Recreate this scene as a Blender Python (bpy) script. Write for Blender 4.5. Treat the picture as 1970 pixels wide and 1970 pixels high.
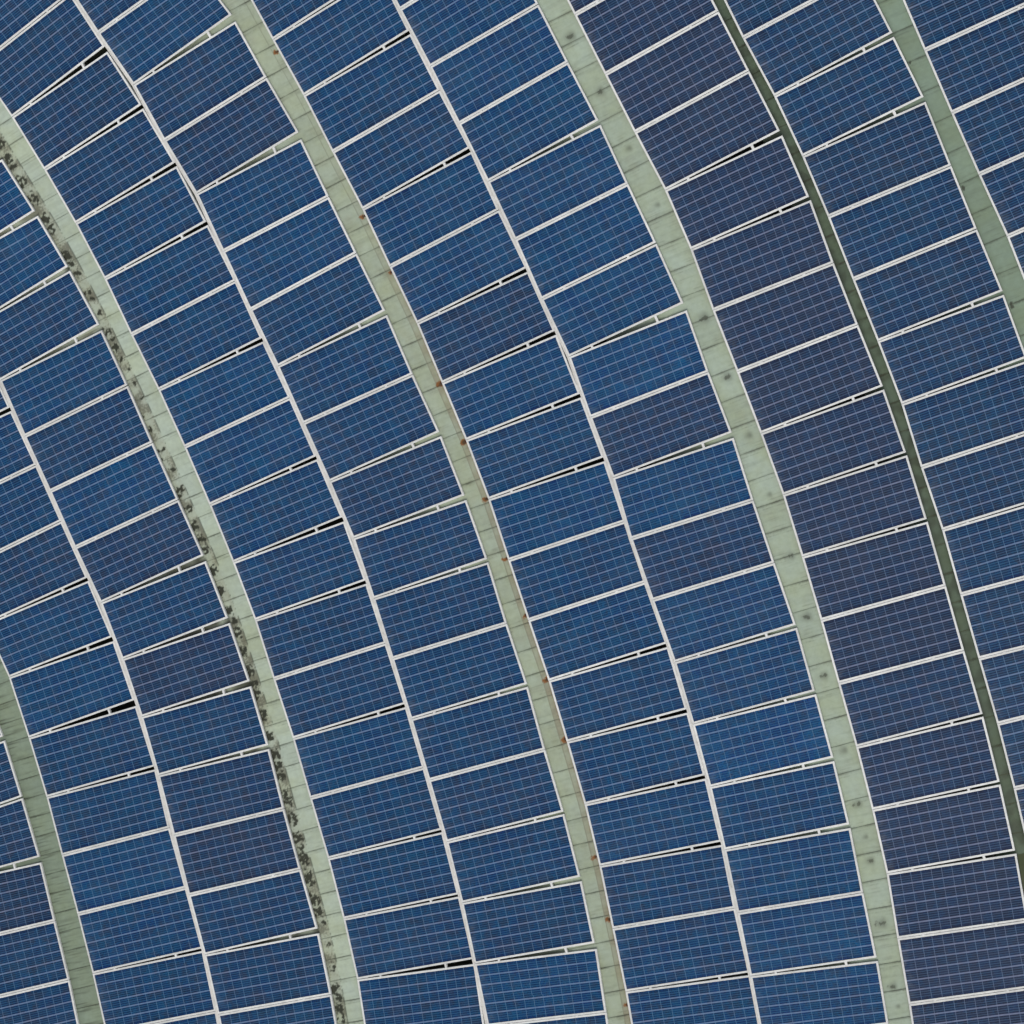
import bpy, math, random
from mathutils import Vector, noise

for o in list(bpy.data.objects):
    bpy.data.objects.remove(o)
SC = bpy.context.scene
COL = SC.collection

# ------------------------------------------------------------------ camera
CAM_Z = 52.0
FOC = 6812.0                      # focal length in photo pixels (1970 px wide)
cam = bpy.data.objects.new("camera", bpy.data.cameras.new("camera"))
COL.objects.link(cam)
cam.location = (0, 0, CAM_Z)
cam.rotation_euler = (0, 0, 0)
cam.data.angle = 2 * math.atan(985.0 / FOC)
cam.data.clip_start = 0.5
cam.data.clip_end = 2000
SC.camera = cam

# ------------------------------------------------------------------ sky, sun, exposure
SUN_EL, SUN_AZ = math.radians(59), math.radians(180)
world = bpy.data.worlds.new("World")
SC.world = world
world.use_nodes = True
wn = world.node_tree
wn.nodes.clear()
sky = wn.nodes.new("ShaderNodeTexSky")
sky.sky_type = 'NISHITA'
sky.sun_disc = False
sky.sun_elevation = SUN_EL
sky.sun_rotation = SUN_AZ
sky.dust_density = 4.0
sky.air_density = 1.0
bg = wn.nodes.new("ShaderNodeBackground")
bg.inputs[1].default_value = 0.132
wo = wn.nodes.new("ShaderNodeOutputWorld")
hs = wn.nodes.new("ShaderNodeHueSaturation")     # overcast: most of the blue is gone
hs.inputs["Saturation"].default_value = 0.45
hs.inputs["Value"].default_value = 1.0
wn.links.new(sky.outputs[0], hs.inputs["Color"])
wn.links.new(hs.outputs[0], bg.inputs[0])
wn.links.new(bg.outputs[0], wo.inputs[0])

sun = bpy.data.objects.new("sun", bpy.data.lights.new("sun", 'SUN'))
COL.objects.link(sun)
sun.data.energy = 0.92
sun.data.angle = math.radians(30)
sun.data.color = (1.0, 0.93, 0.83)
sd = Vector((math.sin(SUN_AZ) * math.cos(SUN_EL), math.cos(SUN_AZ) * math.cos(SUN_EL), math.sin(SUN_EL)))
sun.rotation_euler = sd.to_track_quat('Z', 'Y').to_euler()
sun.location = (30, 20, 60)

SC.view_settings.view_transform = 'Standard'
SC.view_settings.look = 'None'
SC.view_settings.gamma = 1
SC.view_settings.exposure = -0.07

# ------------------------------------------------------------------ survey of the roof
# Every joint between two neighbouring panels of a row: inner corner, then the two outer corners.
ROWS=[
[ # R0
((0,2),(-900,1560),(0,2),(-156,1228),(-145,1250)),
((0,2),(-735,1990),(0,2),(18,1680),(35,1725)),
((0,3),(-605,515),(0,3),(158,235),(168,260)),
((0,3),(-475,905),(0,3),(290,682),(305,738)),
((0,3),(-370,1350),(0,3),(403,1157),(409,1173)),
((0,3),(-265,1787),(0,3),(510,1596),(516,1613)),
((0,3),(-165,2230),(0,3),(603,2042),(609,2058)),
],
[ # R1
((0,1),(-890,1120),(0,1),(-126,712),(-114,735)),
((0,1),(-700,1520),(0,1),(68,1128),(85,1168)),
((0,1),(-490,1925),(0,1),(266,1552),(273,1570)),
((0,2),(-300,455),(0,2),(452,77),(460,95)),
((0,2),(-105,850),(0,2),(645,500),(660,537)),
((0,2),(75,1245),(0,2),(832,940),(848,985)),
((0,2),(222,1695),(0,2),(995,1410),(1015,1467)),
((0,3),(355,243),(0,3),(1150,8),(1158,45)),
((0,3),(468,675),(0,3),(1256,464),(1262,481)),
((0,3),(585,1113),(0,3),(1380,910),(1386,926)),
((0,3),(697,1555),(0,3),(1503,1362),(1510,1395)),
((0,3),(795,1993),(0,3),(1603,1828),(1608,1845)),
((0,3),(885,2440),(0,3),(1693,2292),(1699,2310)),
],
[ # R2
((0,0),(-970,1230),(0,0),(-258,735),(-235,770)),
((0,0),(-712,1615),(0,0),(-12,1140),(18,1190)),
((0,0),(-460,2020),(0,0),(252,1562),(283,1610)),
((0,1),(-215,535),(0,1),(500,82),(522,125)),
((0,1),(8,930),(0,1),(733,512),(757,568)),
((0,1),(190,1345),(0,1),(942,962),(952,982)),
((0,1),(378,1755),(0,1),(1128,1387),(1136,1405)),
((0,2),(565,280),(0,1),(1320,1812),(1328,1830)),
((0,2),(757,690),(0,2),(1510,335),(1530,392)),
((0,2),(918,1110),(0,2),(1690,800),(1707,852)),
((0,2),(1060,1540),(0,2),(1852,1270),(1865,1322)),
((0,3),(1185,82),(1,2),(97,1745),(107,1788)),
((0,3),(1300,527),(1,3),(213,323),(220,340)),
((0,3),(1412,972),(1,3),(336,773),(343,790)),
((0,3),(1530,1415),(1,3),(463,1215),(475,1265)),
((0,3),(1630,1858),(1,3),(565,1703),(571,1720)),
((0,3),(1718,2310),(1,3),(648,2175),(654,2193)),
],
[ # R3
((0,0),(-430,130),(0,0),(228,-450),(245,-430)),
((0,0),(-165,490),(0,0),(515,-60),(527,-40)),
((0,0),(95,865),(0,0),(775,337),(800,390)),
((0,0),(335,1255),(0,0),(1048,770),(1067,812)),
((0,0),(568,1655),(0,0),(1297,1200),(1317,1240)),
((0,1),(785,175),(0,0),(1528,1640),(1548,1678)),
((0,1),(982,590),(0,1),(1748,183),(1756,200)),
((0,1),(1185,1000),(1,1),(50,612),(68,650)),
((0,1),(1378,1425),(1,1),(259,1053),(267,1070)),
((0,1),(1565,1855),(1,1),(452,1490),(470,1525)),
((0,2),(1740,390),(1,2),(648,50),(668,95)),
((1,2),(10,820),(1,2),(822,520),(835,558)),
((1,2),(148,1258),(1,2),(973,985),(979,1002)),
((1,2),(292,1700),(1,2),(1118,1437),(1130,1475)),
((1,3),(420,250),(1,3),(1255,17),(1261,33)),
((1,3),(553,700),(1,3),(1388,480),(1400,512)),
((1,3),(668,1148),(1,3),(1513,960),(1525,990)),
((1,3),(770,1600),(1,3),(1628,1440),(1640,1492)),
((1,3),(842,2065),(1,3),(1706,1948),(1710,1965)),
],
[ # R4
((0,0),(480,-150),(0,0),(1175,-690),(1190,-670)),
((0,0),(735,240),(0,0),(1434,-268),(1446,-250)),
((0,0),(1000,625),(0,0),(1718,103),(1752,165)),
((0,0),(1228,1040),(1,0),(82,565),(92,583)),
((0,0),(1467,1437),(1,0),(322,975),(347,1042)),
((0,0),(1665,1865),(1,0),(545,1452),(553,1470)),
((0,1),(1868,405),(1,0),(752,1872),(760,1890)),
((1,1),(178,825),(1,1),(965,408),(985,455)),
((1,1),(368,1250),(1,1),(1170,880),(1178,897)),
((1,1),(562,1682),(1,1),(1368,1310),(1388,1355)),
((1,2),(740,212),(1,1),(1555,1782),(1575,1830)),
((1,2),(890,660),(1,2),(1725,362),(1737,400)),
((1,2),(1030,1107),(1,2),(1870,840),(1877,855)),
((1,2),(1170,1557),(2,2),(128,1290),(137,1325)),
((1,3),(1303,118),(2,2),(260,1776),(267,1792)),
((1,3),(1435,575),(2,3),(400,345),(407,378)),
((1,3),(1548,1030),(2,3),(523,830),(537,877)),
((1,3),(1645,1483),(2,3),(630,1323),(650,1380)),
((1,3),(1740,1945),(2,3),(717,1837),(724,1853)),
((1,3),(1822,2410),(2,3),(785,2320),(791,2338)),
],
[ # R5
((1,0),(-88,-128),(1,0),(698,-650),(712,-628)),
((1,0),(140,290),(1,0),(922,-222),(938,-192)),
((1,0),(370,705),(1,0),(1145,218),(1163,257)),
((1,0),(585,1125),(1,0),(1371,661),(1379,679)),
((1,0),(808,1550),(1,0),(1598,1090),(1617,1132)),
((1,1),(1010,85),(1,0),(1811,1550),(1819,1568)),
((1,1),(1213,505),(2,1),(128,88),(143,130)),
((1,1),(1400,950),(2,1),(335,558),(352,600)),
((1,1),(1578,1375),(2,1),(522,1026),(537,1066)),
((1,1),(1745,1815),(2,1),(698,1498),(713,1540)),
((2,2),(0,375),(2,2),(857,80),(863,96)),
((2,2),(148,822),(2,2),(1008,531),(1014,548)),
((2,2),(300,1272),(2,2),(1170,988),(1183,1028)),
((2,2),(435,1725),(2,2),(1317,1477),(1330,1517)),
((2,3),(568,297),(2,3),(1451,75),(1465,113)),
((2,3),(678,755),(2,3),(1573,568),(1587,606)),
((2,3),(775,1222),(2,3),(1676,1061),(1680,1078)),
((2,3),(872,1690),(2,3),(1785,1540),(1793,1575)),
((2,3),(955,2160),(2,3),(1883,2030),(1888,2050)),
],
[ # R6
((1,0),(868,-360),(2,0),(-242,-838),(-234,-820)),
((1,0),(1085,65),(2,0),(-34,-425),(-26,-408)),
((1,0),(1310,490),(2,0),(211,21),(219,40)),
((1,0),(1525,915),(2,0),(432,452),(438,469)),
((1,0),(1740,1345),(2,0),(657,887),(681,933)),
((2,0),(50,1778),(2,0),(878,1356),(884,1373)),
((2,1),(245,325),(2,0),(1085,1795),(1097,1817)),
((2,1),(450,755),(2,1),(1290,353),(1321,419)),
((2,1),(608,1205),(2,1),(1476,861),(1483,878)),
((2,1),(778,1655),(2,1),(1650,1315),(1668,1367)),
((2,2),(910,215),(2,1),(1810,1816),(1816,1833)),
((2,2),(1070,672),(3,2),(72,387),(80,404)),
((2,2),(1235,1133),(3,2),(232,850),(247,886)),
((2,2),(1372,1595),(3,2),(373,1343),(389,1380)),
((2,3),(1498,168),(3,2),(512,1837),(522,1878)),
((2,3),(1607,635),(3,3),(630,440),(643,482)),
((2,3),(1705,1105),(3,3),(733,947),(740,964)),
((2,3),(1800,1575),(3,3),(833,1430),(847,1470)),
((2,3),(1890,2045),(3,3),(922,1925),(928,1943)),
],
[ # R7
((2,0),(270,-330),(2,0),(1096,-810),(1104,-792)),
((2,0),(492,105),(2,0),(1321,-371),(1329,-355)),
((2,0),(718,548),(2,0),(1550,73),(1558,91)),
((2,0),(938,980),(2,0),(1778,516),(1785,534)),
((2,0),(1165,1410),(3,0),(113,965),(138,1012)),
((2,0),(1355,1850),(3,0),(330,1455),(350,1493)),
((2,1),(1520,410),(3,1),(513,51),(520,68)),
((2,1),(1700,868),(3,1),(694,511),(702,528)),
((2,1),(1875,1325),(3,1),(880,970),(893,1008)),
((3,1),(148,1782),(3,1),(1052,1462),(1065,1497)),
((3,2),(290,350),(3,2),(1206,64),(1218,98)),
((3,2),(430,822),(3,2),(1348,559),(1354,576)),
((3,2),(560,1290),(3,2),(1483,1040),(1490,1057)),
((3,2),(693,1763),(3,2),(1622,1513),(1631,1547)),
((3,3),(812,338),(3,3),(1749,124),(1758,158)),
((3,3),(920,812),(3,3),(1863,635),(1877,672)),
((3,3),(1000,1295),(3,3),(1958,1150),(1964,1168)),
((3,3),(1085,1783),(3,3),(2048,1643),(2054,1661)),
((3,3),(1160,2270),(3,3),(2133,2155),(2139,2173)),
],
[ # R8
((3,0),(-370,-165),(3,0),(508,-655),(514,-640)),
((3,0),(-151,278),(3,0),(727,-199),(733,-184)),
((3,0),(82,710),(3,0),(951,236),(967,279)),
((3,0),(292,1158),(3,0),(1183,712),(1203,762)),
((3,0),(483,1608),(3,0),(1387,1221),(1395,1239)),
((3,1),(667,180),(3,0),(1577,1691),(1586,1711)),
((3,1),(852,640),(3,1),(1771,262),(1784,304)),
((3,1),(1030,1107),(3,1),(1951,757),(1963,793)),
((3,1),(1175,1578),(3,1),(2106,1262),(2114,1282)),
((3,2),(1332,150),(3,2),(2266,-150),(2278,-122)),
((3,2),(1468,632),(3,2),(2415,371),(2421,389)),
((3,2),(1603,1107),(3,2),(2557,861),(2563,879)),
((3,2),(1742,1592),(3,2),(2697,1346),(2703,1364)),
((3,3),(1865,180),(3,3),(2827,-44),(2833,-26)),
((3,3),(1975,655),(3,3),(2942,451),(2948,469)),
],
[ # R9
((3,0),(800,-555),(3,0),(1710,-1000),(1718,-982)),
((3,0),(1000,-95),(3,0),(1916,-530),(1924,-512)),
((3,0),(1200,370),(3,0),(2117,-58),(2125,-40)),
((3,0),(1400,835),(3,0),(2321,402),(2329,420)),
((3,0),(1603,1293),(3,0),(2526,872),(2534,890)),
((3,0),(1815,1755),(3,0),(2741,1342),(2749,1360)),
((3,1),(2000,335),(3,1),(2931,-28),(2939,-10)),
((3,1),(2192,802),(3,1),(3128,450),(3136,468)),
((3,1),(2375,1275),(3,1),(3318,935),(3326,953)),
],
]


def px(t, p):
    return (t[0] * 490 + p[0] / 3.864, t[1] * 490 + p[1] / 3.864)


def fix_gap(g):
    T, U, L = Vector(px(g[0], g[1])), Vector(px(g[2], g[3])), Vector(px(g[2], g[4]))
    m = (U + L) / 2
    e = L - U
    d = e.length
    e = e / d
    nd = max(0.8, d - 3.8)
    U, L = m - e * nd / 2, m + e * nd / 2
    w = (m - T).normalized()
    return T - w * 2.6, U, L


G = [[fix_gap(g) for g in row] for row in ROWS]

# cross-section of the roof: tilt of each row (degrees), it falls towards the low side
TILT = [28.5, 26, 24, 22, 20, 17.5, 15.5, 13.5, 10, 7]
WID = 2.04
zL, zR = [0] * 10, [0] * 10
z = 0.35
for r in range(9, -1, -1):
    zR[r] = z
    z -= WID * math.sin(math.radians(TILT[r]))
    zL[r] = z
    z -= (0.45 if r % 2 == 1 else 0.02) * math.tan(math.radians(TILT[r]))
for r in (2, 4, 6):                      # the upper row of a pair laps 12 mm over the lower one
    zL[r] += 0.012
    zR[r] += 0.012


def W(p, z):
    k = (CAM_Z - z) / FOC
    return Vector(((p[0] - 985) * k, (985 - p[1]) * k, z))


# ------------------------------------------------------------------ helpers
def mesh_obj(name, verts, faces, mat, parent=None, uvs=None, smooth=False):
    me = bpy.data.meshes.new(name)
    me.from_pydata([tuple(v) for v in verts], [], faces)
    if uvs:
        lay = me.uv_layers.new(name="UVMap")
        for pl in me.polygons:
            for li in pl.loop_indices:
                lay.data[li].uv = uvs[me.loops[li].vertex_index]
    if mat:
        me.materials.append(mat)
    if smooth:
        for pl in me.polygons:
            pl.use_smooth = True
    me.update()
    o = bpy.data.objects.new(name, me)
    COL.objects.link(o)
    if parent:
        o.parent = parent
        o.matrix_parent_inverse = Matrix_T(parent)
    return o


def Matrix_T(parent):
    from mathutils import Matrix
    return Matrix.Translation(-parent.location)


def thing(name, loc, label, cat, group=None):
    o = bpy.data.objects.new(name, None)
    COL.objects.link(o)
    o.location = loc
    o.empty_display_size = 0.3
    o["label"] = label
    o["category"] = cat
    if group:
        o["group"] = group
    return o


class NT:
    def __init__(s, name):
        s.m = bpy.data.materials.new(name)
        s.m.use_nodes = True
        s.t = s.m.node_tree
        s.t.nodes.clear()
        s.out = s.t.nodes.new("ShaderNodeOutputMaterial")
        s.b = s.t.nodes.new("ShaderNodeBsdfPrincipled")
        s.t.links.new(s.b.outputs[0], s.out.inputs[0])

    def new(s, typ, **kw):
        n = s.t.nodes.new(typ)
        for k, v in kw.items():
            setattr(n, k, v)
        return n

    def put(s, sock, v):
        if isinstance(v, bpy.types.NodeSocket):
            s.t.links.new(v, sock)
        elif isinstance(v, (tuple, list)) and len(v) == 3 and sock.type == 'RGBA':
            sock.default_value = (*v, 1)
        else:
            sock.default_value = v

    def math(s, op, a, b=0.0, c=None, clamp=False):
        n = s.new("ShaderNodeMath", operation=op, use_clamp=clamp)
        s.put(n.inputs[0], a)
        s.put(n.inputs[1], b)
        if c is not None:
            s.put(n.inputs[2], c)
        return n.outputs[0]

    def mix(s, f, a, b):
        n = s.new("ShaderNodeMix", data_type='RGBA')
        s.put(n.inputs[0], f)
        s.put(n.inputs[6], a)
        s.put(n.inputs[7], b)
        return n.outputs[2]

    def ramp(s, v, lo, hi, a=0.0, b=1.0):
        n = s.new("ShaderNodeMapRange")
        s.put(n.inputs[0], v)
        n.inputs[1].default_value = lo
        n.inputs[2].default_value = hi
        n.inputs[3].default_value = a
        n.inputs[4].default_value = b
        return n.outputs[0]

    def noise(s, vec, scale, detail=3.0, rough=0.55):
        n = s.new("ShaderNodeTexNoise")
        s.put(n.inputs["Vector"], vec)
        n.inputs["Scale"].default_value = scale
        n.inputs["Detail"].default_value = detail
        n.inputs["Roughness"].default_value = rough
        return n.outputs[0]


def mat_frame(name, col, streak):
    n = NT(name)
    tc = n.new("ShaderNodeTexCoord").outputs["Object"]
    a = n.noise(tc, 3.0, 5)
    b = n.noise(tc, 28.0, 4)
    c = n.mix(n.ramp(a, 0.35, 0.75), col, tuple(x * 0.86 for x in col))
    c = n.mix(n.ramp(b, 0.52, 0.8, 0, streak), c, (0.42, 0.40, 0.33))
    inf = n.new("ShaderNodeObjectInfo")
    vm = n.new("ShaderNodeVectorMath", operation='SCALE')
    n.put(vm.inputs[0], c)
    n.put(vm.inputs["Scale"], n.math('MULTIPLY', n.ramp(inf.outputs["Random"], 0, 1, 0.90, 1.04), n.ramp(n.noise(tc, 9.0, 3), 0.3, 0.7, 0.90, 1.05)))
    n.put(n.b.inputs["Base Color"], vm.outputs[0])
    n.b.inputs["Roughness"].default_value = 0.42
    n.b.inputs["Metallic"].default_value = 0.0
    return n.m


M_FRAME = mat_frame("white_frame_metal", (0.765, 0.78, 0.76), 0.5)
M_RAIL = mat_frame("rail_metal", (0.70, 0.69, 0.65), 0.6)


def mat_cells():
    n = NT("solar_cells")
    uv = n.new("ShaderNodeUVMap").outputs[0]
    info = n.new("ShaderNodeObjectInfo")
    sp = n.new("ShaderNodeSeparateXYZ")
    n.put(sp.inputs[0], uv)
    u, v = sp.outputs[0], sp.outputs[1]
    fu, fv = n.math('FRACT', u), n.math('FRACT', v)

    def band(f, c, w, soft):           # 1 on a line centred at c
        d = n.math('ABSOLUTE', n.math('SUBTRACT', f, c))
        return n.ramp(d, w, w + soft, 1.0, 0.0)
    du = n.math('SUBTRACT', 0.5, n.math('ABSOLUTE', n.math('SUBTRACT', fu, 0.5)))
    dv = n.math('SUBTRACT', 0.5, n.math('ABSOLUTE', n.math('SUBTRACT', fv, 0.5)))
    row = n.ramp(dv, 0.060, 0.085, 1.0, 0.0)
    colm = n.ramp(du, 0.016, 0.034, 1.0, 0.0)
    inside_v = n.math('MULTIPLY', n.math('GREATER_THAN', v, 0.2), n.math('LESS_THAN', v, 5.8))
    inside_u = n.math('MULTIPLY', n.math('GREATER_THAN', u, 0.2), n.math('LESS_THAN', u, 11.8))
    row = n.math('MULTIPLY', row, inside_v)
    colm = n.math('MULTIPLY', colm, inside_u)
    bus = n.math('MAXIMUM', band(fv, 0.27, 0.024, 0.03), n.math('MAXIMUM', band(fv, 0.5, 0.024, 0.03), band(fv, 0.73, 0.024, 0.03)))
    # per-cell crystal tone
    fl = n.new("ShaderNodeCombineXYZ")
    n.put(fl.inputs[0], n.math('FLOOR', u))
    n.put(fl.inputs[1], n.math('FLOOR', v))
    n.put(fl.inputs[2], n.math('MULTIPLY', info.outputs["Random"], 91.0))
    wn_ = n.new("ShaderNodeTexWhiteNoise", noise_dimensions='3D')
    n.put(wn_.inputs[0], fl.outputs[0])
    cellr = wn_.outputs[0]
    off = n.new("ShaderNodeCombineXYZ")
    n.put(off.inputs[0], u)
    n.put(off.inputs[1], v)
    n.put(off.inputs[2], n.math('MULTIPLY', info.outputs["Random"], 57.0))
    big = n.noise(off.outputs[0], 0.55, 2)
    mid = n.noise(off.outputs[0], 2.3, 3)
    wide = n.noise(off.outputs[0], 1.1, 3)
    fine = n.noise(off.outputs[0], 9.0, 2)
    sc = n.new("ShaderNodeSeparateColor")
    n.put(sc.inputs[0], info.outputs["Color"])
    viol, bright = sc.outputs[0], sc.outputs[1]
    navy, teal, violet = (0.0015, 0.0230, 0.102), (0.0015, 0.0490, 0.130), (0.0110, 0.0225, 0.062)
    pv = n.math('ADD', n.math('MULTIPLY', viol, 0.85), n.ramp(wide, 0.44, 0.66, -0.15, 0.55), clamp=True)
    c = n.mix(n.ramp(n.math('ADD', n.math('MULTIPLY', big, 0.6), n.math('MULTIPLY', mid, 0.4)), 0.38, 0.62), navy, teal)
    c = n.mix(pv, c, violet)
    k = n.math('MULTIPLY', n.math('ADD', 0.76, n.math('MULTIPLY', cellr, 0.26)), n.ramp(fine, 0.3, 0.7, 0.55, 1.55))
    k = n.math('MULTIPLY', k, bright)
    vm = n.new("ShaderNodeVectorMath", operation='SCALE')
    n.put(vm.inputs[0], c)
    n.put(vm.inputs["Scale"], k)
    c = vm.outputs[0]
    linec = n.mix(pv, (0.125, 0.210, 0.355), (0.165, 0.200, 0.310))
    busc = n.mix(pv, (0.025, 0.110, 0.215), (0.052, 0.092, 0.160))
    colc = n.mix(pv, (0.078, 0.180, 0.310), (0.112, 0.155, 0.250))
    c = n.mix(n.math('MULTIPLY', bus, 0.75), c, busc)
    c = n.mix(n.math('MULTIPLY', colm, 0.9), c, colc)
    c = n.mix(n.math('MULTIPLY', row, n.ramp(mid, 0.3, 0.7, 0.75, 1.0)), c, linec)
    # thin dust on the glass
    tc = n.new("ShaderNodeTexCoord").outputs["Object"]
    dust = n.ramp(n.noise(tc, 1.3, 6, 0.65), 0.45, 0.8, 0.0, 0.035)
    edge = n.math('MULTIPLY', n.ramp(u, 0.0, 0.9, 1.0, 0.0), n.ramp(n.noise(off.outputs[0], 1.7, 4), 0.4, 0.7, 0.0, 0.16))
    dust = n.math('ADD', dust, edge)
    c = n.mix(dust, c, (0.30, 0.31, 0.29))
    n.put(n.b.inputs["Base Color"], c)
    n.put(n.b.inputs["Roughness"], n.ramp(fine, 0.2, 0.8, 0.16, 0.26))
    n.b.inputs["IOR"].default_value = 1.30
    return n.m


M_CELL = mat_cells()


def mat_sheet():
    n = NT("green_gutter_sheet")
    info = n.new("ShaderNodeObjectInfo")
    st = n.new("ShaderNodeAttribute", attribute_name="stain")
    sc = n.new("ShaderNodeSeparateColor")
    n.put(sc.inputs[0], st.outputs["Color"])
    tc = n.new("ShaderNodeTexCoord").outputs["Object"]
    base = info.outputs["Color"]
    a = n.noise(tc, 2.2, 5)
    b = n.noise(tc, 14.0, 5)
    wm = n.new("ShaderNodeVectorMath", operation='MULTIPLY')
    n.put(wm.inputs[0], base)
    wm.inputs[1].default_value = (0.93, 0.90, 0.74)
    c = n.mix(n.ramp(a, 0.35, 0.7, 0.0, 0.8), base, wm.outputs[0])
    vm = n.new("ShaderNodeVectorMath", operation='SCALE')
    n.put(vm.inputs[0], c)
    n.put(vm.inputs["Scale"], n.math('MULTIPLY', n.ramp(b, 0.25, 0.75, 0.90, 1.08), n.ramp(info.outputs["Random"], 0, 1, 0.93, 1.05)))
    c = vm.outputs[0]
    c = n.mix(sc.outputs[2], c, (0.22, 0.185, 0.12))
    c = n.mix(sc.outputs[0], c, (0.22, 0.085, 0.018))
    c = n.mix(sc.outputs[1], c, (0.018, 0.021, 0.010))
    n.put(n.b.inputs["Base Color"], c)
    n.put(n.b.inputs["Roughness"], n.ramp(b, 0.2, 0.8, 0.35, 0.6))
    n.b.inputs["IOR"].default_value = 1.4
    return n.m


M_SHEET = mat_sheet()


def mat_plain(name, c1, c2, scale, rough=0.85):
    n = NT(name)
    tc = n.new("ShaderNodeTexCoord").outputs["Object"]
    n.put(n.b.inputs["Base Color"], n.mix(n.ramp(n.noise(tc, scale, 6), 0.35, 0.65), c1, c2))
    n.b.inputs["Roughness"].default_value = rough
    return n.m


M_DECK = mat_plain("dark_roof_membrane", (0.020, 0.026, 0.018), (0.045, 0.055, 0.036), 2.0)
M_GROUND = mat_plain("ground_grass", (0.045, 0.065, 0.025), (0.09, 0.085, 0.05), 0.4)
M_RUST = mat_plain("rusted_steel", (0.10, 0.028, 0.008), (0.02, 0.010, 0.006), 30)

# ------------------------------------------------------------------ the setting
s = 400
mesh_obj("ground", [(-s, -s, -16), (s, -s, -16), (s, s, -16), (-s, s, -16)], [(0, 1, 2, 3)], M_GROUND)["kind"] = "structure"

# dark membrane under the whole array: one sheet, following the rows, 0.40 m below the panels
dv, df = [], []
for r in range(10):
    base = len(dv)
    dd = 0.40
    for T, U, L in G[r]:
        M = (U + L) / 2
        w = (M - T).normalized()
        dv += [W(T - w * 2, zL[r] - dd), W(M + w * 2, zR[r] - dd)]
    k = len(G[r])
    for i in range(k - 1):
        a = base + 2 * i
        df.append((a, a + 2, a + 3, a + 1))
mesh_obj("roof_deck", dv, df, M_DECK)["kind"] = "structure"

# ------------------------------------------------------------------ solar panels
ORD = ["first", "second", "third", "fourth", "fifth", "sixth", "seventh", "eighth", "ninth", "tenth", "eleventh",
       "twelfth", "thirteenth", "fourteenth", "fifteenth", "sixteenth", "seventeenth", "eighteenth", "nineteenth"]
ROWNAME = ["leftmost row at bottom left corner",
           "row right of streaky bottom-left strip",
           "row left of moss-stained strip",
           "row right of moss-stained strip",
           "row left of rust-spotted strip",
           "row right of rust-spotted strip",
           "row left of wide black-spotted strip",
           "row right of wide black-spotted strip",
           "row right of dark green channel",
           "rightmost row at top right corner"]
GROUP = ["solar panels in the bottom left corner row", "solar panels right of the streaky strip",
         "solar panels left of the moss-stained strip", "solar panels right of the moss-stained strip",
         "solar panels left of the rust-spotted strip", "solar panels right of the rust-spotted strip",
         "solar panels left of the black-spotted strip", "solar panels right of the black-spotted strip",
         "solar panels right of the dark green channel", "solar panels in the top right corner row"]
# violet cast and brightness of each row, then single panels that differ (row, joint above)
ROWTINT = [(0.35, 0.95), (0.15, 1.0), (0.28, 1.0), (0.2, 1.0), (0.2, 1.0), (0.12, 1.05), (0.05, 1.1), (0.95, 0.95), (0.30, 0.78), (0.25, 0.78)]
TINT = {(0, 3): (0.8, 0.9), (1, 5): (0.0, 1.05), (1, 8): (0.0, 1.15), (1, 1): (0.2, 1.1), (1, 3): (0.5, 1.0),
        (2, 1): (0.0, 1.15), (2, 2): (0.0, 1.1), (2, 4): (0.05, 1.1), (2, 7): (0.75, 1.0), (2, 9): (0.85, 1.0), (2, 11): (0.6, 1.0),
        (2, 12): (0.8, 1.0), (2, 13): (0.3, 1.0), (2, 6): (0.0, 1.1), (3, 2): (0.5, 0.95), (3, 1): (0.4, 0.95), (3, 7): (0.0, 1.2),
        (3, 8): (0.05, 1.15), (3, 13): (0.05, 1.05), (4, 1): (0.0, 1.05), (4, 2): (0.35, 1.0), (4, 3): (0.5, 0.95), (4, 9): (0.5, 1.0), (4, 8): (0.25, 1.05),
        (4, 5): (0.0, 1.15), (4, 4): (0.05, 1.1), (4, 17): (0.0, 1.1), (4, 14): (0.4, 1.0), (5, 6): (0.55, 1.0), (5, 7): (0.0, 1.12),
        (5, 9): (0.0, 1.15), (5, 14): (0.0, 1.12), (5, 4): (0.0, 1.1), (6, 2): (0.0, 1.15), (6, 3): (0.0, 1.1), (6, 7): (0.0, 1.25), (6, 8): (0.75, 1.0),
        (6, 9): (0.0, 1.2), (6, 10): (0.8, 1.0), (6, 11): (0.05, 1.12), (6, 13): (0.0, 1.3), (6, 14): (0.1, 1.1), (6, 17): (0.0, 1.15),
        (6, 16): (0.0, 1.2), (7, 12): (0.75, 0.95), (8, 1): (0.3, 0.84)}


def clip_area(poly):
    for ax, lim, sg in ((0, 0, 1), (0, 1970, -1), (1, 0, 1), (1, 1970, -1)):
        out = []
        for i in range(len(poly)):
            a, b = poly[i], poly[(i + 1) % len(poly)]
            da, db = (a[ax] - lim) * sg, (b[ax] - lim) * sg
            if da >= 0:
                out.append(a)
            if (da >= 0) != (db >= 0):
                t = da / (da - db)
                out.append(a + (b - a) * t)
        poly = out
        if len(poly) < 3:
            return 0
    return abs(sum(poly[i].x * poly[(i + 1) % len(poly)].y - poly[(i + 1) % len(poly)].x * poly[i].y for i in range(len(poly)))) / 2


FW, FD, GDROP = 0.0300, 0.040, 0.006


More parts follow.
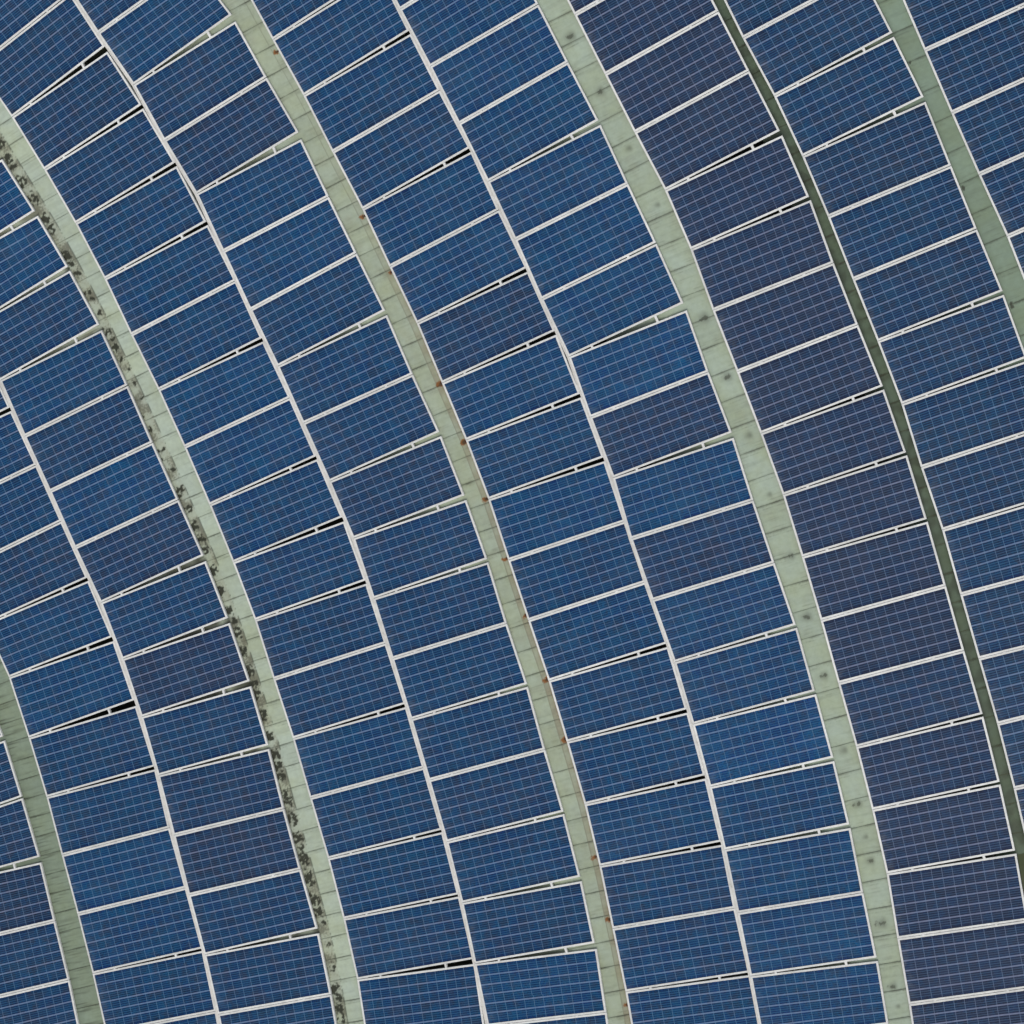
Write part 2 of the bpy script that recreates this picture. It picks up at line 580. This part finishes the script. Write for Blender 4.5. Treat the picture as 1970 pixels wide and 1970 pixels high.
def build_panel(r, i, label, q):
    # q: image corners top-left, top-right, bottom-right, bottom-left
    P = [W(q[0], zL[r]), W(q[1], zR[r]), W(q[2], zR[r]), W(q[3], zL[r])]
    nrm = (P[2] - P[0]).cross(P[1] - P[3]).normalized()
    if nrm.z < 0:
        nrm = -nrm
    rnd = random.Random(r * 100 + i)
    for k in range(4):
        P[k] = P[k] + nrm * rnd.uniform(-0.002, 0.002)
    c = sum(P, Vector()) / 4
    root = thing("solar_panel", c - nrm * FD, label, "solar panel", GROUP[r])
    ex = ((P[1] - P[0]) + (P[2] - P[3])).normalized()
    ey = ((P[3] - P[0]) + (P[2] - P[1])).normalized()
    I = [P[0] + ex * FW + ey * FW, P[1] - ex * FW + ey * FW, P[2] - ex * FW - ey * FW, P[3] + ex * FW - ey * FW]
    ch = 0.0022
    O = [P[0] + ex * ch + ey * ch, P[1] - ex * ch + ey * ch, P[2] - ex * ch - ey * ch, P[3] + ex * ch - ey * ch]
    vs = O + [p - nrm * ch for p in P] + [p - nrm * FD for p in P] + I + [p - nrm * FD for p in I]
    fs = []
    for k in range(4):
        m = (k + 1) % 4
        fs.append((k, 12 + k, 12 + m, m))              # top face
        fs.append((k, m, 4 + m, 4 + k))                # chamfer
        fs.append((4 + k, 4 + m, 8 + m, 8 + k))        # outer wall
        fs.append((12 + k, 16 + k, 16 + m, 12 + m))    # inner wall
        fs.append((8 + k, 8 + m, 16 + m, 16 + k))      # underside
    mesh_obj("frame", vs, fs, M_FRAME, root)
    g = [p - nrm * GDROP for p in I]
    b = [p - nrm * (GDROP + 0.008) for p in I]
    m = 0.10
    uv = [(-m, -m), (12 + m, -m), (12 + m, 6 + m), (-m, 6 + m)] * 2
    cells = mesh_obj("cell_sheet", g + b, [(3, 2, 1, 0), (4, 5, 6, 7)], M_CELL, root, uv)
    t = TINT.get((r, i), ROWTINT[r])
    t = ((t[0] if r == 7 or t[0] < 0.3 else 0.3 + (t[0] - 0.3) * 0.72), 1 + (t[1] - 1) * 0.9)
    vv = max(0, min(1, t[0] + rnd.uniform(-0.08, 0.1)))
    cells.color = (vv, t[1] * rnd.uniform(0.95, 1.05), 0, 1)
    return root, P, nrm, ex, ey, vv


prev = None
for r in range(10):
    quads = []
    for i in range(len(G[r]) - 1):
        T0, U0, L0 = G[r][i]
        T1, U1, L1 = G[r][i + 1]
        e = (T1 - T0).normalized() * 0.28
        q = [T0 + e, L0, U1, T1 - e]
        quads.append((i, q, clip_area([Vector(p) for p in q])))
    vis = [x for x in quads if x[2] > 25]
    for i, q, a in quads:
        t = TINT.get((r, i), ROWTINT[r])
        tone = "violet-tinted" if t[0] >= 0.7 else ("bright blue" if t[1] >= 1.1 else ("dusky blue" if t[0] >= 0.35 else "deep blue"))
        if a > 25:
            n = [x[0] for x in vis].index(i)
            m = len(vis) - 1 - n
            if n == 0:
                where = "topmost in the "
            elif m == 0:
                where = "bottommost in the "
            elif n <= m:
                where = ORD[n] + " from top in "
            else:
                where = ORD[m] + " from bottom in "
            label = tone + " solar panel, " + where + ROWNAME[r]
        else:
            label = "solar panel just outside the picture, " + ("upper" if i < len(quads) / 2 else "lower") + " end of " + ROWNAME[r]
        if a <= 25 and not any(abs(x[0] - i) <= 1 for x in vis):
            continue
        root, P, nrm, ex, ey, vv = build_panel(r, i, label, q)
        # clamps that hold this panel and the one above it on the two rails
        T0, U0, L0 = G[r][i]
        e = (G[r][i + 1][0] - T0).normalized() * 0.28
        for fr in (0.20, 0.755):
            a0 = (T0 - e).lerp(U0, fr)
            a1 = (T0 + e).lerp(L0, fr)
            zz = zL[r] + (zR[r] - zL[r]) * fr
            A, B = W(a0, zz), W(a1, zz)
            d = (B - A)
            if d.length < 0.004:
                continue
            y = d.normalized()
            ov = 0.004
            h = 0.017
            base = [A - y * ov - ex * h, A - y * ov + ex * h, B + y * ov + ex * h, B + y * ov - ex * h]
            top = [p + nrm * 0.003 for p in base]
            bot = [p - nrm * 0.043 for p in base]
            mesh_obj("clamp", top + bot, [(0, 3, 2, 1), (4, 5, 6, 7), (0, 1, 5, 4), (1, 2, 6, 5), (2, 3, 7, 6), (3, 0, 4, 7)], M_FRAME, root)


def sweep(name, pts, half, top, height, mat, nrm_tilt, label, cat, group):
    """box beam along pts (world points on the panel plane)"""
    vs, fs = [], []
    for k, p in enumerate(pts):
        a = pts[max(0, k - 1)]
        b = pts[min(len(pts) - 1, k + 1)]
        t = (b - a).normalized()
        side = t.cross(Vector((0, 0, 1))).normalized()
        side = (side * math.cos(nrm_tilt) + Vector((0, 0, -1)) * math.sin(nrm_tilt) * (1 if side.x < 0 else -1)).normalized()
        up = Vector((0, 0, 1))
        c0 = p + up * top
        vs += [c0 - side * half, c0 + side * half, c0 + side * half - up * height, c0 - side * half - up * height]
        if k:
            o = 4 * (k - 1)
            for m in range(4):
                n_ = (m + 1) % 4
                fs.append((o + m, o + n_, o + 4 + n_, o + 4 + m))
    fs += [(0, 3, 2, 1), tuple(len(vs) - 4 + m for m in range(4))]
    o = mesh_obj(name, vs, fs, mat)
    o["label"] = label
    o["category"] = cat
    o["group"] = group
    return o


for r in range(10):
    for fr, side in ((0.20, "left"), (0.755, "right")):
        pts = [W(T.lerp((U + L) / 2, fr), zL[r] + (zR[r] - zL[r]) * fr) for T, U, L in G[r]]
        sweep("mounting_rail", pts, 0.018, -0.0445, 0.05, M_RAIL, 0.0,
              side + " pale mounting rail under panels of " + ROWNAME[r], "mounting rail", "rails under the solar panels")

JN = {2: "thin pale cover strip between the two rows left of moss-stained strip",
      4: "thin pale cover strip between the two rows left of rust-spotted strip",
      6: "thin pale cover strip between the two rows left of black-spotted strip"}
for r in (2, 4, 6):
    pts = []
    for T, U, L in G[r]:
        w = ((U + L) / 2 - T).normalized()
        pts.append(W(T - w * 0.9, zL[r] - 0.012 - 0.004))
    sweep("cover_strip", pts, 0.020, -0.004, 0.02, M_RAIL, 0.0, JN[r], "cover strip", "cover strips between paired panel rows")

# ------------------------------------------------------------------ green gutter strips
def P_(l):
    return [(Vector(px(t, p)), s_) for t, p, s_ in l]


MOSS = P_([((0, 0), (20, 1050), 8), ((0, 0), (75, 1170), 8), ((0, 0), (110, 1230), 6), ((0, 0), (170, 1340), 8), ((0, 0), (260, 1480), 10), ((0, 0), (340, 1620), 8),
           ((0, 0), (390, 1690), 7), ((0, 0), (500, 1890), 9), ((0, 1), (530, 60), 6), ((0, 1), (590, 130), 6), ((0, 1), (665, 280), 5), ((0, 1), (700, 320), 4),
           ((0, 1), (750, 430), 5), ((0, 1), (815, 565), 6), ((0, 1), (850, 620), 4), ((0, 1), (865, 690), 8), ((0, 1), (930, 770), 5),
           ((0, 1), (968, 850), 5), ((0, 1), (1010, 940), 4), ((0, 1), (1070, 1060), 4), ((0, 1), (1060, 1200), 4), ((0, 1), (1120, 1300), 4), ((0, 1), (1235, 1440), 5),
           ((0, 1), (1200, 1520), 3.5), ((0, 1), (1300, 1590), 5.5), ((0, 1), (1365, 1730), 6), ((0, 1), (1340, 1780), 5), ((0, 1), (1420, 1885), 6),
           ((0, 2), (1460, 120), 8), ((0, 2), (1510, 210), 8), ((0, 2), (1540, 290), 8), ((0, 2), (1595, 450), 8), ((0, 2), (1650, 600), 8), ((0, 2), (1710, 750), 7),
           ((0, 2), (1750, 830), 6), ((0, 2), (1775, 910), 10), ((0, 2), (1820, 1050), 8), ((0, 2), (1870, 1200), 10), ((0, 2), (1900, 1290), 7), ((0, 2), (1915, 1370), 9),
           ((1, 2), (75, 1520), 9), ((1, 2), (130, 1680), 8), ((1, 2), (175, 1820), 11), ((1, 2), (190, 1900), 9),
           ((1, 3), (215, 85), 9), ((1, 3), (260, 240), 13), ((1, 3), (310, 395), 11), ((1, 3), (340, 545), 11), ((1, 3), (370, 610), 7), ((1, 3), (385, 700), 12),
           ((1, 3), (430, 850), 12), ((1, 3), (460, 1015), 11), ((1, 3), (490, 1090), 9), ((1, 3), (525, 1180), 5), ((1, 3), (560, 1340), 4), ((1, 3), (600, 1500), 6),
           ((1, 3), (605, 1670), 9), ((1, 3), (640, 1740), 6), ((1, 3), (640, 1815), 8), ((1, 3), (665, 1890), 6)])
RUST = P_([((1, 0), (158, 388), 4.5), ((1, 0), (803, 1612), 5), ((1, 1), (1010, 138), 5), ((1, 1), (1380, 962), 7), ((1, 1), (1552, 1393), 7.5), ((1, 1), (1718, 1820), 7),
           ((1, 2), (1872, 365), 6), ((2, 2), (120, 792), 6), ((2, 2), (280, 1268), 7.5), ((2, 2), (412, 1712), 7.5), ((2, 3), (636, 693), 6.5), ((2, 3), (735, 1157), 5.5),
           ((2, 3), (866, 1792), 5)])
SPOT = P_([((2, 0), (465, 265), 7), ((2, 0), (685, 675), 6), ((2, 0), (895, 1100), 4), ((2, 0), (1108, 1520), 3.5), ((2, 1), (1460, 468), 7.5), ((2, 1), (1630, 903), 6.5),
           ((2, 1), (1790, 1340), 4.5), ((3, 1), (45, 1780), 3.5), ((3, 2), (205, 345), 5.5), ((3, 2), (330, 795), 6.5), ((3, 2), (455, 1235), 5.5), ((3, 2), (600, 1790), 5),
           ((3, 3), (705, 295), 6.5), ((3, 3), (762, 540), 3), ((3, 3), (800, 718), 5.5), ((3, 3), (885, 1182), 7), ((3, 3), (968, 1652), 5.5), ((3, 3), (1000, 1800), 3)])
SPOT4 = P_([((3, 0), (1085, 465), 5), ((3, 0), (1482, 1400), 7), ((3, 1), (1838, 370), 8)])


def smooth(e0, e1, x):
    t = max(0.0, min(1.0, (x - e0) / (e1 - e0)))
    return t * t * (3 - 2 * t)


def blob(lst, p, asp=1.0, ax=None, tail=0.0):
    best = 0.0
    for c, s_ in lst:
        d = p - c
        if abs(d.x) > 30 or abs(d.y) > 30:
            continue
        a, b = d.dot(ax[0]), d.dot(ax[1])       # a: across the strip (towards the right), b: along
        s2 = s_ * (1 + tail) if a < 0 else s_
        q = math.sqrt((a / (s2 * asp)) ** 2 + (b / s_) ** 2)
        q += 0.75 * noise.noise(Vector((p.x * 0.16, p.y * 0.16, 3.0))) + 0.35 * noise.noise(Vector((p.x * 0.45, p.y * 0.45, 9.0)))
        best = max(best, 1.0 - smooth(0.55, 1.0, q))
    return best


def soft(lst, p, ax):
    best = 0.0
    for c, s_ in lst:
        d = p - c
        if abs(d.x) > 26 or abs(d.y) > 26:
            continue
        a, b = d.dot(ax[0]), d.dot(ax[1])
        q = (a / (s_ * (1.9 if a < 0 else 0.9))) ** 2 + (b / (s_ * 1.25)) ** 2
        best = max(best, math.exp(-q * 0.85))
    return best


def stain_fn(kind, p, w, t, ax, v):
    """w across (0 at left panel edge .. 1 at right panel edge), t along within the sheet, v running length in px"""
    nz = noise.noise(Vector((p.x * 0.05, p.y * 0.05, 1.7)))
    nf = noise.noise(Vector((p.x * 0.3, p.y * 0.3, 8.1)))
    rust = moss = beige = 0.0
    jw = 0.055 + 0.05 * (0.5 + nf)
    joint = (1 - smooth(0.0, jw, t)) + smooth(1 - 0.6 * jw, 1.0, t)
    jn = 0.38 + 0.5 * noise.noise(Vector((v * 0.03, 0.3, w * 2.0)))
    moss += joint * max(0.12, jn)
    # faint second line beside each seam
    ln = 1 - smooth(0.0, 0.035, abs(t - 0.13))
    moss += ln * 0.26 * max(0.0, 0.5 + nz + nf)
    moss += 0.22 * (1 - smooth(0.0, 0.03, abs(t - 0.86 - 0.02 * nf))) * smooth(-0.1, 0.4, nz)
    moss += 0.10 * smooth(0.1, 0.6, noise.noise(Vector((v * 0.12, w * 0.6, 4.4)))) 
    st = noise.noise(Vector((v * 0.30, w * 0.9, 15.0))) + 0.5 * noise.noise(Vector((v * 0.8, w * 1.2, 12.0)))
    moss += 0.16 * smooth(0.15, 0.7, st) * (0.6 + nz)
    if kind == "moss":
        near = soft(MOSS, p, ax)
        rag = noise.noise(Vector((p.x * 0.17, p.y * 0.17, 6.0))) + 0.4 * noise.noise(Vector((p.x * 0.6, p.y * 0.6, 2.0)))
        fld = 0.80 * near + 0.78 * rag * (0.35 + near) + 0.55 * max(0.0, noise.noise(Vector((p.x * 0.11, p.y * 0.11, 7.0)))) - 0.6 * smooth(0.30, 0.42, w) + 0.12 * (1 - smooth(0, 0.2, w))
        moss = max(moss * (0.5 if w < 0.4 else 1), 0.97 * smooth(0.36, 0.60, fld))
        moss = max(moss, 0.75 * (1 - smooth(0.012, 0.04, abs(w - 0.42 - 0.02 * nf))) * smooth(-0.25, 0.25, nz + 0.6 * nf + 0.1))
        if w < 0.42:
            beige = 0.34 + 0.35 * nz + 0.15 * nf
            moss = max(moss, 0.5 * smooth(-0.1, 0.45, nz + 0.8 * nf))
            moss = max(moss, 0.85 * (1 - smooth(0.03, 0.12, w + 0.05 * nf)) * smooth(500, 1100, p.y) * max(0.0, min(1.0, 0.75 + 1.2 * nz)))
    elif kind == "rust":
        rust = blob(RUST, p, 1.0, ax, 0.4)
        k = smooth(150, 900, p.y)
        if w > 0.76:
            beige = (0.14 + 0.26 * k) * (0.8 + nz)
            rust = max(rust, 0.10 * k + 0.35 * k * smooth(0.9, 1.0, w) * (0.5 + nf))
        else:
            beige = 0.04 + 0.2 * max(0, nz)
        line = 1 - smooth(0.01, 0.03, abs(w - 0.76 - 0.01 * nf))
        beige = max(beige, line * (0.15 + 0.35 * k))
        moss = max(moss, 0.75 * blob([(c, s_ * 0.6) for c, s_ in RUST if s_ < 8], p + ax[0] * -1.5, 1.0, ax, 0.2))
        moss = max(moss, 0.25 * line)
    elif kind == "spot":
        moss = max(moss, 0.78 * blob([(c, s_ * 0.8) for c, s_ in SPOT if s_ > 5], p, 0.9, ax, 2.2), 0.5 * soft([(c, s_ * 1.1) for c, s_ in SPOT], p, ax), 0.35 * blob([(c, s_) for c, s_ in SPOT if s_ <= 5], p, 1.0, ax, 1.0))
        beige = 0.12 * max(0, nz) + 0.12 * smooth(0.8, 1.0, w)
    elif kind == "smudge":
        moss = max(moss, 0.8 * blob(SPOT4, p, 0.6, ax))
        moss += 0.08 * (1 - smooth(0, 0.3, w))  # slightly darker towards the left panel edge
    elif kind == "streak":
        q = noise.noise(Vector((v * 0.23, w * 0.8, 5.0))) + 0.5 * noise.noise(Vector((v * 0.7, w * 1.5, 2.0)))
        moss = max(moss, 0.55 * smooth(0.05, 0.6, q) * (1.0 - 0.6 * smooth(0.3, 0.9, w)))
        moss += 0.22 * (1 - smooth(0.0, 0.45, w))  # soft shadow along the left edge, painted in on top of the moss
        beige = 0.10
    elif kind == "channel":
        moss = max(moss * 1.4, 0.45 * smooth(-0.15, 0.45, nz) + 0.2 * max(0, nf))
    return (max(0, min(1, rust)), max(0, min(1, moss)), max(0, min(1, beige)))


STRIPS = [  # left row, right row, sheet pitch px, first seam (px), depth, base colour, kind, label
    (0, 1, 38.0, (0, 2, 20, 1290), 0.060, (0.225, 0.30, 0.23), "streak", "short grey-green gutter strip with dark streaks, in the bottom left corner"),
    (2, 3, 42.6, (0, 0, 100, 1060), 0.065, (0.405, 0.485, 0.40), "moss", "pale green gutter strip blotched with black moss along its left side"),
    (4, 5, 48.7, (1, 0, 115, 350), 0.058, (0.345, 0.415, 0.325), "rust", "pale green gutter strip with brown rust spots along its right edge"),
    (6, 7, 54.0, (2, 0, 450, 85), 0.058, (0.335, 0.415, 0.335), "spot", "widest pale green gutter strip with small black spots down its middle"),
    (8, 9, 63.3, (3, 0, 1090, 190), 0.062, (0.19, 0.265, 0.20), "smudge", "darker sage green gutter strip near the top right corner"),
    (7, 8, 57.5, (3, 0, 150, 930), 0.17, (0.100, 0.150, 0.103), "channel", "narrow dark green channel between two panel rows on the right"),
]


def resample(pts, step):
    out, acc = [], 0.0
    L_ = [0.0]
    for a, b in zip(pts, pts[1:]):
        L_.append(L_[-1] + (b - a).length)
    return L_


def at_len(pts, L_, s_):
    for k in range(len(pts) - 1):
        if s_ <= L_[k + 1] or k == len(pts) - 2:
            t = (s_ - L_[k]) / (L_[k + 1] - L_[k])
            return pts[k].lerp(pts[k + 1], t)


def line_hit(p, n, poly):
    """distance from p along n to polyline poly"""
    best = None
    for a, b in zip(poly, poly[1:]):
        d = b - a
        det = n.x * (-d.y) + d.x * n.y
        if abs(det) < 1e-9:
            continue
        q = a - p
        t = (q.x * (-d.y) + d.x * q.y) / det
        u = (n.x * q.y - n.y * q.x) / det
        if -0.02 <= u <= 1.02 and t > 3 and (best is None or t < best):
            best = t
    return best


for lr, rr, pitch, sm, depth, base, kind, label in STRIPS:
    B = [T for T, U, L in G[rr]]
    A = []
    for T, U, L in G[lr]:
        A += [U, L]
    Lb = resample(B, 1)
    # find phase so that a seam passes through the given point
    s0p = Vector(px((sm[0], sm[1]), (sm[2], sm[3])))
    bs = min(range(int(Lb[-1])), key=lambda q: (at_len(B, Lb, q) - s0p).length)
    phase = bs % pitch
    root = thing("gutter_strip" if kind != "channel" else "roof_channel", (0, 0, 0), label, "gutter" if kind != "channel" else "channel",
                 "green strips running between the panel rows")
    mid = at_len(B, Lb, Lb[-1] / 2)
    root.location = W(mid, zL[rr] - depth - 0.05)
    nsheet = int((Lb[-1] - phase) / pitch)

    def normal_at(s_):
        a = at_len(B, Lb, max(0, s_ - 90))
        b = at_len(B, Lb, min(Lb[-1], s_ + 90))
        t = (b - a).normalized()
        return Vector((-abs(t.y), t.x * (1 if t.y > 0 else -1))) if True else None
    under = 38 if kind == "channel" else 165
    for k in range(-1, nsheet + 1):
        a_s = max(0.0, phase + k * pitch)
        b_s = min(Lb[-1], phase + (k + 1) * pitch)
        if b_s - a_s < 4:
            continue
        pa = at_len(B, Lb, a_s)
        pb_ = at_len(B, Lb, b_s)
        if not (-70 < pa.y < 2040 and -60 < pa.x < 2100):
            continue
        g = 0.15 if kind != "channel" else 0.6
        a2, b2 = a_s + g, b_s - g
        nt = max(6, int((b2 - a2) / 1.8))
        vs, fs, cols = [], [], []
        wid = None
        for j in range(nt + 1):
            t = j / nt
            s_ = a2 + (b2 - a2) * t
            p = at_len(B, Lb, s_)
            n0, n1 = normal_at(a_s), normal_at(b_s)
            n = n0.lerp(n1, t).normalized()
            h = line_hit(p, n, A)
            if h is None or h > 90:
                h = wid if wid else 45.0
            wid = h
            # smooth fixed width for the grid: samples from +7 px under the right row to h + under px below the left row
            nv = max(10, int(52 / 1.8)) if kind != "channel" else 14
            xs = [-7.0, -3.0] + [h * m / nv for m in range(nv + 1)] + [h + 12, h + 25, h + 40, h + 70, h + 110, h + under] if kind != "channel" else [-7.0, -3.0] + [h * m / nv for m in range(nv + 1)] + [h + 12, h + 25, h + under]
            for x in xs:
                q = p + n * x
                w = 1 - x / h
                if x <= 0:
                    zz = zL[rr]
                elif x <= h:
                    zz = zL[rr] + (zR[lr] - zL[rr]) * x / h
                else:
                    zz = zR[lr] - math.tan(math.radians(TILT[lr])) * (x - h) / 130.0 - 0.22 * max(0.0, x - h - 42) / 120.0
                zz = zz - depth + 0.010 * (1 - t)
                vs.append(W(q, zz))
                tt = max(0, min(1, t))
                cols.append(stain_fn(kind, q, max(-0.2, min(1.05, w)), tt, (-n, Vector((n.y, -n.x))), s_))
        nx = len(xs)
        for j in range(nt):
            for m in range(nx - 1):
                a = j * nx + m
                fs.append((a, a + nx, a + nx + 1, a + 1))
        # turned-down lip at the upper end of the sheet gives it thickness
        o0 = len(vs)
        for m in range(nx):
            vs.append(vs[m] - Vector((0, 0, 0.012)))
            cols.append((0, 0.5, 0))
        for m in range(nx - 1):
            fs.append((m, m + 1, o0 + m + 1, o0 + m))
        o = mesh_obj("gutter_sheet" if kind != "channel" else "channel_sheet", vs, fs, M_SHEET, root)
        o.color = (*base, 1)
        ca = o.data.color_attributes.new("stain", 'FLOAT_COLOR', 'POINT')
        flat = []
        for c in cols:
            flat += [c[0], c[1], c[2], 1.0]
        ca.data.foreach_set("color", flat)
    # rusty fixings at the panel corners
    if kind == "rust":
        for c, s_ in RUST:
            bs = min(range(0, int(Lb[-1]), 2), key=lambda q: (at_len(B, Lb, q) - c).length)
            p = at_len(B, Lb, bs)
            n = normal_at(bs)
            q = p + n * 1.2
            tdir = Vector((n.y, -n.x))
            zz = zL[rr] - 0.042
            cs = [W(q + n * a * 1.7 + tdir * b * 1.9, zz) for a, b in ((-1, -1), (-1, 1), (0.7, 0.8), (1.1, -0.7))]
            cb = [v - Vector((0, 0, 0.035)) for v in cs]
            mesh_obj("rusty_bracket", cs + cb, [(0, 1, 2, 3), (4, 7, 6, 5), (0, 4, 5, 1), (1, 5, 6, 2), (2, 6, 7, 3), (3, 7, 4, 0)], M_RUST, root)

print("objects", len(bpy.data.objects))
